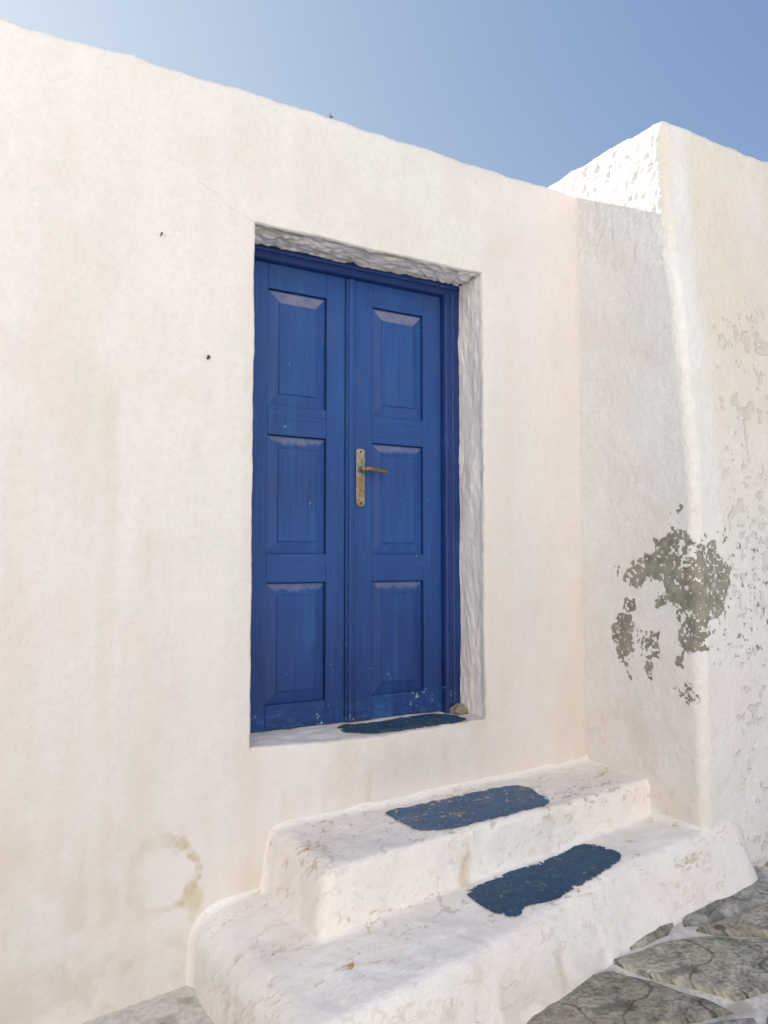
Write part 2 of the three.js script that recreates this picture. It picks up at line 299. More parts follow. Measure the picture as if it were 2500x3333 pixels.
// ------------------------------------------------------------ door
const FZ = -0.195, LZ = -0.240;                                   // faces of frame and leaves
const PAN = [[1.407, 1.924], [0.757, 1.277], [0.11, 0.632]], LEAF = [[0.05, 0.533, 0.155, 0.44], [0.537, 1.068, 0.68, 0.963]];
const inset = [0.050, 0.052];
const doorTex = maps(1024, 2048, -0.06, 1.20, -0.06, 2.2, (x, y, o) => {
  // which board we are on decides the direction of the brush
  let horiz = false, dustSheen = 0, panel = false, fall = 0;
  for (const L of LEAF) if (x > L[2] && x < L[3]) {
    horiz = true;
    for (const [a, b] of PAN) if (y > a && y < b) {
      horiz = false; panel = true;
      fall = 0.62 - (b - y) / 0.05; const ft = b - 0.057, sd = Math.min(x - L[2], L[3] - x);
      if (y > ft - 0.004) dustSheen = ss(0.0, 0.012, sd - (b - y) + 0.006) * (y > ft + 0.002 ? ss(b - 0.002, b - 0.014, y) : 0.75);
    }
  }
  const a = horiz ? y : x, b = horiz ? x : y;
  const st = fbm(a * 85, b * 4.5, 4), st2 = fbm(a * 210 + 8, b * 9, 3), bl = fbm(x * 3.4 + 11, y * 2.6 + 3, 4), f = fbm(x * 150, y * 150, 2);
  const low = ss(0.9, 0.0, y);
  let k = 1 + 0.16 * st + 0.10 * st2 + 0.20 * bl + 0.10 * f - 0.14 * low;
  o[0] = 0.0165 * k; o[1] = 0.064 * k * (1 - 0.24 * low); o[2] = 0.235 * k * (1 - 0.14 * low);
  mix(o, 0.022, 0.105, 0.30, 0.45 * ss(0.12, 0.5, fbm(x * 26 + 4, y * 2.2 + 9, 3)) * ss(-0.3, 0.2, fbm(x * 3, y * 3 + 60, 2)));        // faded brush marks
  mix(o, 0.075, 0.09, 0.20, 0.20 * ss(0.05, 0.45, fbm(x * 7 + 3, y * 5 + 20, 4)) * ss(0.8, 1.9, y));
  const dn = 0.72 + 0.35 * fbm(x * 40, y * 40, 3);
  mix(o, 0.24, 0.24, 0.32, dustSheen * (y > 1.4 ? 1 : ss(-0.2, 0.15, fall + 0.35 * fbm(x * 30 + 8, y * 30, 3))) * dn * (y > 1.4 ? 0.9 : y > 0.8 ? 0.62 : 0.5));                                                    // dusty film and painted sky sheen on the upper bevels
  // chips to an older turquoise coat and to bare wood near the bottom
  const wear = ss(0.30, 0.02, y) * 0.20 - 0.12, ch = fbm(x * 90 + 5, y * 60, 3) + 0.5 * fbm(x * 12, y * 12 + 40, 2);
  const chip = ss(0.62 - wear, 0.68 - wear, ch);
  mix(o, 0.07, 0.25, 0.36, 0.75 * chip); mix(o, 0.45, 0.50, 0.46, 0.7 * ss(0.76 - wear, 0.80 - wear, ch));
  mix(o, 0.03, 0.13, 0.30, 0.5 * ss(0.14, 0.0, y) * ss(-0.05, 0.4, fbm(x * 22, y * 50 + 4, 3)));
  // drying cracks along the grain
  const cr = ss(0.010, 0.002, Math.abs(fbm(a * 34 + 2, b * 1.1 + 5, 2) - 0.07)) * ss(0.05, 0.3, fbm(a * 9, b * 2 + 12, 2));
  mix(o, 0.008, 0.018, 0.05, 0.8 * cr);
  let c3 = 0; if (panel && y < 0.6 && x > 0.7) c3 = ss(0.0024, 0.0008, Math.abs(x - 0.822 - 0.003 * n2(y * 9, 1))) * ss(-0.5, 0.1, n2(y * 14, 2));
  if (panel && y > 0.75 && y < 1.25) c3 = Math.max(c3, 0.55 * ss(0.002, 0.0006, Math.abs(x - (x > 0.6 ? 0.822 : 0.296) - 0.002 * n2(y * 6, 4))) * ss(-0.3, 0.4, n2(y * 11, 7)));
  mix(o, 0.01, 0.02, 0.06, 0.8 * c3);
  o[3] = 0.6 + 0.25 * st + 0.16 * st2 - 0.4 * Math.max(cr, c3) - 0.25 * chip + 0.06 * f;
}, THREE.ClampToEdgeWrapping);
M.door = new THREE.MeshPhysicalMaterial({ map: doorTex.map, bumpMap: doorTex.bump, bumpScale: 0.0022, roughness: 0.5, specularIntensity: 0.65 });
function doorUV(g) {
  const p = g.attributes.position, a = new Float32Array(p.count * 2);
  for (let i = 0; i < p.count; i++) { const [u, v] = doorTex.toUV(p.getX(i), p.getY(i)); a[2 * i] = u; a[2 * i + 1] = v; }
  g.setAttribute('uv', new THREE.BufferAttribute(a, 2)); return g;
}
const board = (x0, x1, y0, y1, z0, z1, r = 0.0025) => doorUV(new RoundedBoxGeometry(x1 - x0, y1 - y0, z1 - z0, 2, r).translate((x0 + x1) / 2, (y0 + y1) / 2, (z0 + z1) / 2));
// extrude a profile (points [across, z]) along x or y
function moulding(profile, along, a, b) {
  const pos = [], idx = [], n = profile.length, pts = [];
  for (const t of [a, b]) for (const [c, z] of profile) pts.push(along === 'x' ? [t, c, z] : [c, t, z]);
  for (let k = 0; k < n; k++) {
    const l = (k + 1) % n, s = pos.length / 3;
    pos.push(...pts[k], ...pts[l], ...pts[n + l], ...pts[n + k]);
    idx.push(s, s + 1, s + 2, s, s + 2, s + 3);
  }
  const g = geo(pos, idx, new Float32Array(pos.length / 3 * 2));
  return doorUV(g);
}
{
  const frame = grp('door_frame', house);
  const prof = (o, s) => [[o, FZ - 0.10], [o, FZ], [o - s * 0.030, FZ], [o - s * 0.033, FZ + 0.005], [o - s * 0.042, FZ + 0.009], [o - s * 0.050, FZ + 0.006], [o - s * 0.053, FZ - 0.001], [o - s * 0.056, FZ - 0.004], [o - s * 0.070, FZ - 0.004], [o - s * 0.078, FZ - 0.008], [o - s * 0.083, FZ - 0.018], [o - s * 0.083, FZ - 0.10]];
  M.frame = M.door.clone(); M.frame.color.setRGB(0.58, 0.52, 0.66);
  add('frame_head', moulding(prof(2.118, 1), 'x', -0.03, 1.175), M.frame, frame);
  add('frame_jamb', moulding(prof(1.148, 1), 'y', -0.01, 2.05), M.frame, frame);
  add('frame_jamb', moulding(prof(-0.032, -1), 'y', -0.01, 2.05), M.frame, frame);
}
function panelGeo(x0, x1, y0, y1) {                              // raised and fielded panel
  const [ix, iy] = inset, fx0 = x0 + ix, fx1 = x1 - ix, fy0 = y0 + iy, fy1 = y1 - iy - 0.004;
  const gt = 0.0052, gl = 0.0012, rings = [[x0 - 0.006, x1 + 0.006, y0 - 0.006, y1 + 0.006, LZ - 0.026], [x0 + gl, x1 - gt, y0 + gl, y1 - gt, LZ - 0.026], [x0 + gl, x1 - gt, y0 + gl, y1 - gt, LZ - 0.0135], [fx0, fx1, fy0, fy1, LZ - 0.0050], [fx0 + 0.001, fx1 - 0.001, fy0 + 0.001, fy1 - 0.001, LZ - 0.0018], [fx0 + 0.0035, fx1 - 0.0035, fy0 + 0.0035, fy1 - 0.0035, LZ + 0.0002]];
  const pos = [], idx = [];
  const quad = (a, b, c, d) => { const s = pos.length / 3; pos.push(...a, ...b, ...c, ...d); idx.push(s, s + 1, s + 2, s, s + 2, s + 3); };
  const cn = ([a, b, c, d, z]) => [[a, c, z], [b, c, z], [b, d, z], [a, d, z]];
  for (let k = 0; k + 1 < rings.length; k++) { const A = cn(rings[k]), B = cn(rings[k + 1]); for (let s = 0; s < 4; s++) quad(A[s], A[(s + 1) % 4], B[(s + 1) % 4], B[s]); }
  quad(...cn(rings[5]));
  const back = cn([rings[0][0], rings[0][1], rings[0][2], rings[0][3], LZ - 0.034]), A = cn(rings[0]);
  for (let s = 0; s < 4; s++) quad(back[s], back[(s + 1) % 4], A[(s + 1) % 4], A[s]);
  quad(back[1], back[0], back[3], back[2]);
  return doorUV(geo(pos, idx, new Float32Array(pos.length / 3 * 2)));
}
const leaves = LEAF.map(([a, b, c, d], n) => {
  const leaf = grp('door_leaf', house), Z0 = LZ - 0.042;
  leaf.userData.label = n ? 'blue leaf with the brass handle and centre moulding' : 'blue leaf without handle';
  const g = 0.0008, lo = 0.004, hi = 2.045;
  add('stile', board(a, c - g, lo, hi, Z0, LZ), M.door, leaf);
  add('stile', board(d + g, b, lo, hi, Z0, LZ), M.door, leaf);
  for (const [y0, y1] of [[PAN[0][1], hi], [PAN[1][1], PAN[0][0]], [PAN[2][1], PAN[1][0]], [lo, PAN[2][0]]])
    add('rail', board(c, d, y0, y1, Z0, LZ - 0.0006), M.door, leaf);
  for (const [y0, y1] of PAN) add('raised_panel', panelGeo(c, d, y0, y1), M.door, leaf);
  return leaf;
});
{ // moulding that covers the gap between the leaves
  const R = leaves[1], z = LZ;
  const m = moulding([[0.538, z - 0.01], [0.538, z + 0.004], [0.541, z + 0.008], [0.5455, z + 0.008], [0.547, z + 0.005], [0.549, z + 0.005], [0.551, z + 0.013], [0.556, z + 0.0155], [0.570, z + 0.0155], [0.5765, z + 0.013], [0.581, z + 0.003], [0.5815, z - 0.01]], 'y', 0.008, 2.028);
  const cap = doorUV(new RoundedBoxGeometry(0.030, 0.008, 0.018, 2, 0.003).translate(0.5655, 2.029, z + 0.006));
  add('added_gap_strip', board(0.505, 0.566, 0.006, 2.044, z - 0.062, z - 0.0425), M.door, R);  // unseen strip added behind the leaves to stop light coming through the gap
  add('centre_moulding', m, M.door, R); add('moulding_cap', cap, M.door, R);
  // the lever handle on its long plate
  const brassTex = maps(128, 512, 0.58, 0.78, 0.96, 1.26, (x, y, o) => {
    const p = fbm(x * 60, y * 22, 4), q = fbm(x * 160 + 4, y * 120, 3);
    o[0] = 0.30; o[1] = 0.225; o[2] = 0.125;
    mix(o, 0.42, 0.41, 0.37, 0.75 * ss(-0.1, 0.3, p + 0.6 * ss(1.1, 1.24, y) - 0.25));
    mix(o, 0.28, 0.32, 0.26, 0.7 * ss(0.05, 0.01, Math.abs(y - 1.145) - 0.02 * p) * ss(0.66, 0.63, x));
    mix(o, 0.10, 0.075, 0.05, 0.5 * ss(0.1, 0.4, q));
    o[3] = 0.5 + 0.4 * q;
  }, THREE.ClampToEdgeWrapping);
  M.brass = new THREE.MeshStandardMaterial({ map: brassTex.map, bumpMap: brassTex.bump, bumpScale: 0.0008, metalness: 0.75, roughness: 0.42 });
  M.lever = new THREE.MeshStandardMaterial({ color: new THREE.Color().setRGB(0.19, 0.13, 0.062), metalness: 0.6, roughness: 0.45 });
  M.dark = new THREE.MeshStandardMaterial({ color: new THREE.Color().setRGB(0.02, 0.018, 0.015), roughness: 0.7, metalness: 0.3 });
  const buv = (g) => { const p = g.attributes.position, a = new Float32Array(p.count * 2); for (let i = 0; i < p.count; i++) { const [u, v] = brassTex.toUV(p.getX(i), p.getY(i)); a[2 * i] = u; a[2 * i + 1] = v; } g.setAttribute('uv', new THREE.BufferAttribute(a, 2)); return g; };
  const cx = 0.6135, x0 = 0.5935, x1 = 0.6335, y0 = 0.976, y1 = 1.241, r = 0.0185;
  const s = new THREE.Shape();
  s.moveTo(x0, y0 + r); s.absarc(x0 + r, y0 + r, r, Math.PI, 1.5 * Math.PI); s.absarc(x1 - r, y0 + r, r, 1.5 * Math.PI, 2 * Math.PI);
  const r2 = 0.013; s.absarc(x1 - r2, y1 - r2, r2, 0, Math.PI / 2); s.absarc(x0 + r2, y1 - r2, r2, Math.PI / 2, Math.PI); s.closePath();
  const k = new THREE.Path(); k.absarc(cx, 1.052, 0.0062, 0, 2 * Math.PI); s.holes.push(k);
  const k2 = new THREE.Path(); k2.moveTo(cx - 0.0022, 1.043); k2.lineTo(cx + 0.0022, 1.043); k2.lineTo(cx + 0.0022, 1.022); k2.lineTo(cx - 0.0022, 1.022); k2.closePath(); s.holes.push(k2);
  add('handle_plate', buv(new THREE.ExtrudeGeometry(s, { depth: 0.003, bevelEnabled: true, bevelThickness: 0.003, bevelSize: 0.003, bevelSegments: 3, curveSegments: 10 }).translate(0, 0, z + 0.0025)), M.brass, R);
  add('keyhole', mergeGeometries([new THREE.BoxGeometry(0.016, 0.046, 0.003).translate(cx, 1.04, z + 0.0022), new THREE.CylinderGeometry(0.0042, 0.0042, 0.004, 12).rotateX(Math.PI / 2).translate(cx + 0.0008, 1.0515, z + 0.0045)]), M.dark, R);
  for (const y of [1.2285, 0.989]) {
    add('screw', mergeGeometries([new THREE.CylinderGeometry(0.0046, 0.005, 0.0024, 14).rotateX(Math.PI / 2).translate(cx, y, z + 0.0092), new THREE.BoxGeometry(0.0078, 0.0012, 0.001).rotateZ(0.6).translate(cx, y, z + 0.0104)]), M.dark, R);
  }
  add('handle_collar', buv(new THREE.LatheGeometry([[0, 0], [0.016, 0], [0.0165, 0.004], [0.014, 0.008], [0.0105, 0.011], [0.0095, 0.03], [0.0095, 0.038], [0, 0.04]].map(([a, b]) => new THREE.Vector2(a, b)), 24).rotateX(Math.PI / 2).translate(cx, 1.146, z + 0.0085)), M.brass, R);
  // lever: swept oval bar, thick at the neck
  const path = new THREE.CatmullRomCurve3([[cx, 1.146, z + 0.040], [cx + 0.006, 1.1465, z + 0.050], [cx + 0.020, 1.147, z + 0.056], [cx + 0.055, 1.143, z + 0.057], [cx + 0.090, 1.139, z + 0.056], [cx + 0.118, 1.1365, z + 0.055]].map((p) => new THREE.Vector3(...p)));
  const N = 28, Q = 14, pos = [], idx = [], fr = path.computeFrenetFrames(N, false);
  for (let i = 0; i <= N; i++) {
    const t = i / N, c = path.getPointAt(t), w = 0.0105 * (1 - 0.18 * t) * (i === 0 || i === N ? 0.72 : 1), tg = fr.tangents[i], up = new THREE.Vector3(0, 1, 0), sd = new THREE.Vector3().crossVectors(tg, up).normalize(), u2 = new THREE.Vector3().crossVectors(sd, tg);
    for (let q = 0; q < Q; q++) { const a = q / Q * 2 * Math.PI, pw = (v) => Math.sign(v) * Math.pow(Math.abs(v), 0.7); const v = c.clone().addScaledVector(u2, pw(Math.sin(a)) * w).addScaledVector(sd, pw(Math.cos(a)) * w * 0.62); pos.push(v.x, v.y, v.z); }
  }
  for (let i = 0; i < N; i++) for (let q = 0; q < Q; q++) { const a = i * Q + q, b = i * Q + (q + 1) % Q; idx.push(a, b, b + Q, a, b + Q, a + Q); }
  for (const [i, f] of [[0, 1], [N, 0]]) { const c = path.getPointAt(i / N); const s2 = pos.length / 3; pos.push(c.x, c.y, c.z); for (let q = 0; q < Q; q++) { const a = i * Q + q, b = i * Q + (q + 1) % Q; f ? idx.push(s2, b, a) : idx.push(s2, a, b); } }
  add('handle_lever', geo(pos, idx, new Float32Array(pos.length / 3 * 2)), M.lever, R);
}
{ // lump of bare mortar at the foot of the right jamb
  const g = new THREE.IcosahedronGeometry(1, 4), p = g.attributes.position;
  for (let i = 0; i < p.count; i++) { const v = new THREE.Vector3().fromBufferAttribute(p, i), k = 1 + 0.35 * n3(v.x * 2, v.y * 2, v.z * 2) + 0.2 * n3(v.x * 6, v.y * 6, v.z * 6); p.setXYZ(i, 1.118 + v.x * 0.040 * k, 0.006 + v.y * 0.036 * k, -0.175 + v.z * 0.05 * k); }
  g.computeVertexNormals();
  M.mortar = new THREE.MeshStandardMaterial({ color: new THREE.Color().setRGB(0.26, 0.23, 0.16), roughness: 1 });
  add('mortar_lump', g, M.mortar, house);
}

// ------------------------------------------------------------ blue paint laid on the treads and the sill
const paintTex = maps(1024, 512, 0, 2, -0.4, 0.9, (x, z, o) => {
  const a = fbm(x * 9, z * 20, 4), f = fbm(x * 90, z * 90, 3), d = fbm(x * 4 + 8, z * 5, 3);
  const k = 1 + 0.25 * a + 0.2 * f;
  o[0] = 0.026 * k; o[1] = 0.085 * k; o[2] = 0.17 * k;
  mix(o, 0.12, 0.15, 0.19, 0.38 * ss(-0.05, 0.4, d) + 0.14);
  mix(o, 0.40, 0.38, 0.35, 0.7 * ss(0.42, 0.5, fbm(x * 60 + 7, z * 70, 3)));
  mix(o, 0.22, 0.19, 0.13, 0.5 * ss(0.4, 0.55, fbm(x * 13 + 50, z * 18, 3)));
  o[3] = 0.5 + 0.4 * f + 0.2 * a;
}, THREE.MirroredRepeatWrapping);
M.dusty = new THREE.MeshStandardMaterial({ map: paintTex.map, bumpMap: paintTex.bump, bumpScale: 0.002, roughness: 0.8, color: new THREE.Color().setRGB(1.8, 1.4, 1.25) });
M.paint = new THREE.MeshStandardMaterial({ map: paintTex.map, bumpMap: paintTex.bump, bumpScale: 0.002, roughness: 0.7, color: new THREE.Color().setRGB(0.45, 0.66, 0.74) });
function paintPatch(name, outline, height, thick, rag, chips, parent, tint) {
  const xsA = outline.map((p) => p[0]), zsA = outline.map((p) => p[1]), x0 = Math.min(...xsA) - 0.02, x1 = Math.max(...xsA) + 0.02, z0 = Math.min(...zsA) - 0.02, z1 = Math.max(...zsA) + 0.02, c = 0.0035;
  const nx = Math.ceil((x1 - x0) / c), nz = Math.ceil((z1 - z0) / c), id = new Map(), pos = [], uv = [], idx = [];
  const inside = (x, z) => {
    const d = polyDist(outline, x, z) + rag * (0.011 * fbm(x * 35, z * 35, 3) + 0.007 * n2(x * 140, z * 140));
    if (d < 0) return false;
    const hole = fbm(x * 48 + 3, z * 48 + 9, 3) + 0.3 * fbm(x * 9 + 70, z * 9, 2) + 0.22 * ss(0.03, 0, d);
    return hole < 0.62 - chips;
  };
  const vert = (i, j) => { const k = i * 10000 + j; if (!id.has(k)) { const x = x0 + i * c, z = z0 + j * c; id.set(k, pos.length / 3); pos.push(x, height(x, z) + thick, z); uv.push(...paintTex.toUV(x, z)); } return id.get(k); };
  for (let i = 0; i < nx; i++) for (let j = 0; j < nz; j++) if (inside(x0 + (i + 0.5) * c, z0 + (j + 0.5) * c)) { const a = vert(i, j), b = vert(i + 1, j), d = vert(i + 1, j + 1), e = vert(i, j + 1); idx.push(a, d, b, a, e, d); }
  return add(name, geo(pos, idx, uv), tint || M.paint, parent);
}
function smoothOutline(pts, n = 6) { return new THREE.CatmullRomCurve3(pts.map(([x, z]) => new THREE.Vector3(x, 0, z)), true, 'centripetal').getSpacedPoints(pts.length * n).map((v) => [v.x, v.z]); }
const sillY = (x, z) => { const p = wobble([x, 0, z], 1, 1); const b = Math.sin(Math.PI * clamp(x / W)); return p[1] + 0.004 * ss(0, -0.03, z) * n3(x * 9, z * 20, 13) - 0.035 * b * 0.25 * ss(-0.1, 0, z) * 0 - ss(-0.012, 0.03, z) * 0.010; };
paintPatch('paint_patch', smoothOutline([[0.441, -0.12], [0.48, -0.17], [0.56, -0.187], [0.77, -0.192], [1.03, -0.182], [1.065, -0.08], [1.055, -0.02], [0.98, 0.002], [0.80, 0.008], [0.62, 0.006], [0.50, -0.01], [0.448, -0.05]]), sillY, 0.0035, 0.25, 0.02, house).userData.label = 'blue painted patch on the door sill';

// ------------------------------------------------------------ the neighbouring house at the right
const nb = grp('neighbouring_house');
tag(nb, 'taller whitewashed house corner at the right with peeling plaster', 'house');
const cornerZ = (y) => lerp(0.70, 0.556, ss(0.2, 2.75, y)) + 0.028 * ss(2.35, 1.8, y) * ss(0.4, 1.4, y);
{
  const topB = (s) => 2.786 + 0.010 * n3(s * 4, 2, 6) + 0.012 * n3(s * 9, 8, 1) + 0.008 * Math.exp(-Math.pow((s + 0.30) / 0.18, 2));
  const RC = 0.05, RT = 0.055;
  // s: signed distance along the faces from the corner, negative on the side face
  const ssList = range(-5, 0.25, -1.3, 0.011, -0.06, 0.006, 0.06, 0.011, 0.95, 0.25, 7);
  const vs = range(-1.3, 0.1, -0.7, 0.014, 2.2, 0.0105, 2.73), nf = vs.length;
  const ext = [...range(0, 0.1, 1).slice(1).map((t) => ['a', t]), ...[0.02, 0.05, 0.1, 0.3, 0.8, 1.5].map((t) => ['r', t])];
  const pos = [], uv = [], idx = [], n = ssList.length, m = nf + ext.length;
  for (let j = 0; j < m; j++) for (let i = 0; i < n; i++) {
    const s = ssList[i], zc0 = 0;
    let y, ins = 0;
    const T = topB(s);
    if (j < nf) { y = vs[j]; if (y > 2.3) y = lerp(2.3, T - RT, (y - 2.3) / 0.43); } else { const [k, t] = ext[j - nf]; if (k === 'a') { y = T - RT + RT * Math.sin(t * Math.PI / 2); ins = RT * (1 - Math.cos(t * Math.PI / 2)); } else { y = T; ins = RT + t; } }
    const zc = cornerZ(y), a = RC * Math.PI / 4;
    let x, z, nx, nz;
    if (s < -a) { nx = -1; nz = 0; x = XS; z = zc - RC + (s + a); } else if (s > a) { nx = 0; nz = 1; x = XS + RC + (s - a); z = zc; } else { const t = (s + a) / (2 * a) * Math.PI / 2; nx = -Math.cos(t); nz = Math.sin(t); x = XS + RC + RC * nx; z = zc - RC + RC * nz; }
    // hand-thrown plaster: pitted and lumpy
    const fade = ss(-1.6, -1.2, s) * ss(1.2, 0.9, s), low = ss(1.9, 2.35, y) * ss(0.05, -0.06, s) + 0.35;
    const p3 = [x * 1, y, z];
    let d = 0.006 * n3(s * 5, y * 5, 3) + 1.1 * fade * low * (0.0034 * n3(s * 17, y * 14, 7) + 0.0032 * n3(s * 42, y * 32, 9) + 0.0026 * n3(s * 70, y * 60, 4));
    const pit = ss(0.22, 0.5, n3(s * 26 + 5, y * 20, 12)); d -= fade * low * 0.0035 * pit;
    const up = ins > 0.04 ? 0.4 : 0;
    x += nx * (d - ins); z += nz * (d - ins); y += up * d;
    const w = wobble([x, y, z], 0.7, 0.8);
    pos.push(...w); uv.push(...blockTex.toUV(0.66 + s, y));
  }
  for (let j = 0; j + 1 < m; j++) for (let i = 0; i + 1 < n; i++) { const a = j * n + i; idx.push(a, a + 1, a + n + 1, a, a + n + 1, a + n); }
  add('wall', geo(pos, idx, uv), M.block, nb);
}

// ------------------------------------------------------------ ground
const groundY = (x) => -0.81 + 0.085 * clamp(x, -5, 5);
const stoneTex = maps(1024, 1024, 0, 4, 0, 4, (x, z, o) => {
  const a = fbm(x * 3, z * 3, 4), b = fbm(x * 22, z * 22, 4), c = fbm(x * 110, z * 110, 2), k = 1 + 0.4 * a + 0.6 * b + 0.7 * c;
  o[0] = 0.34 * k; o[1] = 0.33 * k; o[2] = 0.30 * k;
  mix(o, 0.07, 0.07, 0.06, 0.6 * ss(0.22, 0.42, fbm(x * 14 + 8, z * 14, 4)));
  mix(o, 0.40, 0.37, 0.30, 0.4 * ss(0.1, 0.4, fbm(x * 9 + 30, z * 9, 3)));
  const ck = ss(0.02, 0.004, Math.abs(fbm(x * 4 + 3, z * 4 + 7, 3) - 0.02)); mix(o, 0.05, 0.05, 0.045, 0.55 * ck);
  o[3] = 0.5 + 0.5 * b + 0.3 * c - 0.4 * ck;
});
const stoneTones = [[1, 1, 1], [0.78, 0.8, 0.82], [1.14, 1.1, 1.0], [0.92, 0.86, 0.76]];
M.stone = new THREE.MeshStandardMaterial({ map: stoneTex.map, bumpMap: stoneTex.bump, bumpScale: 0.02, roughness: 0.9 });
M.stones = stoneTones.map((c) => { const m = M.stone.clone(); m.color.setRGB(...c); return m; });
const joint = maps(512, 512, 0, 3, 0, 3, (x, z, o) => {
  const a = fbm(x * 5, z * 5, 4), c = fbm(x * 70, z * 70, 3), k = 1 + 0.25 * a + 0.3 * c;
  o[0] = 0.64 * k; o[1] = 0.60 * k; o[2] = 0.54 * k; o[3] = 0.5 + 0.5 * c;
  mix(o, 0.25, 0.22, 0.17, 0.5 * ss(0, 0.4, fbm(x * 11, z * 11 + 5, 3)));
});
M.joint = new THREE.MeshStandardMaterial({ map: joint.map, bumpMap: joint.bump, bumpScale: 0.006, roughness: 0.95 });
const ground = grp('ground'); tag(ground, 'stone paved lane in front of the steps', null, 'structure');
{
  const xs = range(-300, 60, -60, 15, -15, 2.5, -5, 0.5, 5, 2.5, 15, 15, 60, 60, 300), zs = range(-300, 60, -60, 15, -15, 3, 0, 0.5, 6, 3, 15, 15, 60, 60, 300), pos = [], uv = [], idx = [];
  for (const z of zs) for (const x of xs) { pos.push(x, groundY(x), z); uv.push(x / 3, z / 3); }
  const n = xs.length;
  for (let j = 0; j + 1 < zs.length; j++) for (let i = 0; i + 1 < n; i++) { const a = j * n + i; idx.push(a, a + n + 1, a + 1, a, a + n, a + n + 1); }
  add('lane_mortar', geo(pos, idx, uv), M.joint, ground);
  // flagstones: jittered lattice of irregular slabs
  const cx = 0.46, cz = 0.36, pt = new Map();
  const P = (i, j) => { const k = i + ',' + j; if (!pt.has(k)) pt.set(k, [-2.2 + (i + (j % 2) * 0.5) * cx + (rnd() - 0.5) * 0.2, 0.16 + j * cz + (rnd() - 0.5) * 0.15]); return pt.get(k); };
  for (let j = 0; j < 9; j++) for (let i = 0; i < 12; i++) {
    const c = [P(i, j), P(i + 1, j), P(i + 1, j + 1), P(i, j + 1)], mx = (c[0][0] + c[1][0] + c[2][0] + c[3][0]) / 4, mz = (c[0][1] + c[1][1] + c[2][1] + c[3][1]) / 4;
    if (mz < 0.6 && mx > -0.2) continue;
    const pts = [];
    for (let k = 0; k < 4; k++) { const A = c[k], B = c[(k + 1) % 4]; for (let q = 0; q < 5; q++) { const tt = q === 0 ? 0.09 : q / 5; pts.push([lerp(A[0], B[0], tt), lerp(A[1], B[1], tt)]); } }
    const n = pts.length, out = pts.map(([x, z]) => { const l = Math.hypot(x - mx, z - mz), k = (l - 0.022 - 0.012 * n2(x * 17, z * 17)) / l; return [(x - mx) * k, (z - mz) * k]; });
    const pos = [0, 0.03, 0], idx = [], RG = [[0.25, 0.031], [0.5, 0.03], [0.72, 0.03], [0.9, 0.029], [0.97, 0.026], [1.0, 0.016], [1.015, -0.03]];
    for (const [t, y] of RG) for (const [x, z] of out) pos.push(x * t, y + (y > 0 ? 0.006 * n3((x * t + mx) * 9, 3, (z * t + mz) * 9) + 0.004 * n3((x * t + mx) * 28, 8, (z * t + mz) * 28) : 0), z * t);
    for (let q = 0; q < n; q++) idx.push(0, 1 + (q + 1) % n, 1 + q);
    for (let r = 0; r + 1 < RG.length; r++) for (let q = 0; q < n; q++) { const A = 1 + r * n + q, B = 1 + r * n + (q + 1) % n; idx.push(A, B, B + n, A, B + n, A + n); }
    const g = geo(pos, idx, new Float32Array(pos.length / 3 * 2));
    const p = g.attributes.position, u = new Float32Array(p.count * 2), ox = rnd() * 3, oz = rnd() * 3;
    for (let q = 0; q < p.count; q++) { u[2 * q] = (p.getX(q) + ox) / 4; u[2 * q + 1] = (p.getZ(q) + oz + p.getY(q)) / 4; }
    g.setAttribute('uv', new THREE.BufferAttribute(u, 2));
    const o = add('paving_stone', g, M.stones[Math.floor(rnd() * 4)], ground);
    o.position.set(mx, groundY(mx) - 0.016 + rnd() * 0.005, mz); o.rotation.set((rnd() - 0.5) * 0.02, 0, 0.085 + (rnd() - 0.5) * 0.02);
  }
}

// ------------------------------------------------------------ steps (a meshed distance field: whitewash blends all edges)
const rmax = (a, b, r) => { const u = Math.max(a + r, 0), v = Math.max(b + r, 0); return Math.min(Math.max(a, b), -r) + Math.hypot(u, v); };
const rmin = (a, b, r) => { const u = Math.max(r - a, 0), v = Math.max(r - b, 0); return Math.max(r, Math.min(a, b)) - Math.hypot(u, v); };
const t1y = (x) => -0.325 + 0.032 * x, t2y = (x) => -0.555 + 0.075 * x - 0.02 * ss(0.1, -0.2, x);
const f1z = (x) => 0.484 - 0.046 * x + 0.012 * Math.sin(x * 5 + 1), f2z = (x) => lerp(0.90, 0.695, ss(-0.1, 1.7, x)) + 0.012 * Math.sin(x * 4);
const lump = (x, y, z) => 0.011 * n3(x * 4, y * 4, z * 4 + 5) + 0.006 * n3(x * 13, y * 13 + 4, z * 13) + 0.003 * n3(x * 34, y * 34, z * 34 + 9);
const upperSDF = (x, y, z) => { const d = rmax(rmax(y - t1y(x), (z - f1z(x) - 0.03 * (t1y(x) - y)) * 0.99, 0.026), 0.085 - x - 0.12 * (t1y(x) - y), 0.045); return d + lump(x, y, z); };
const lowerSDF = (x, y, z) => { const d = rmax(rmax(y - t2y(x), (z - f2z(x) - 0.42 * Math.max(0, t2y(x) - y)) * 0.97, 0.03), Math.max(-0.205 - x - 0.1 * (t2y(x) - y), x - 2.02), 0.09); return d + lump(x + 4, y, z); };
const wallD = (x, y, z) => z + 0.012;
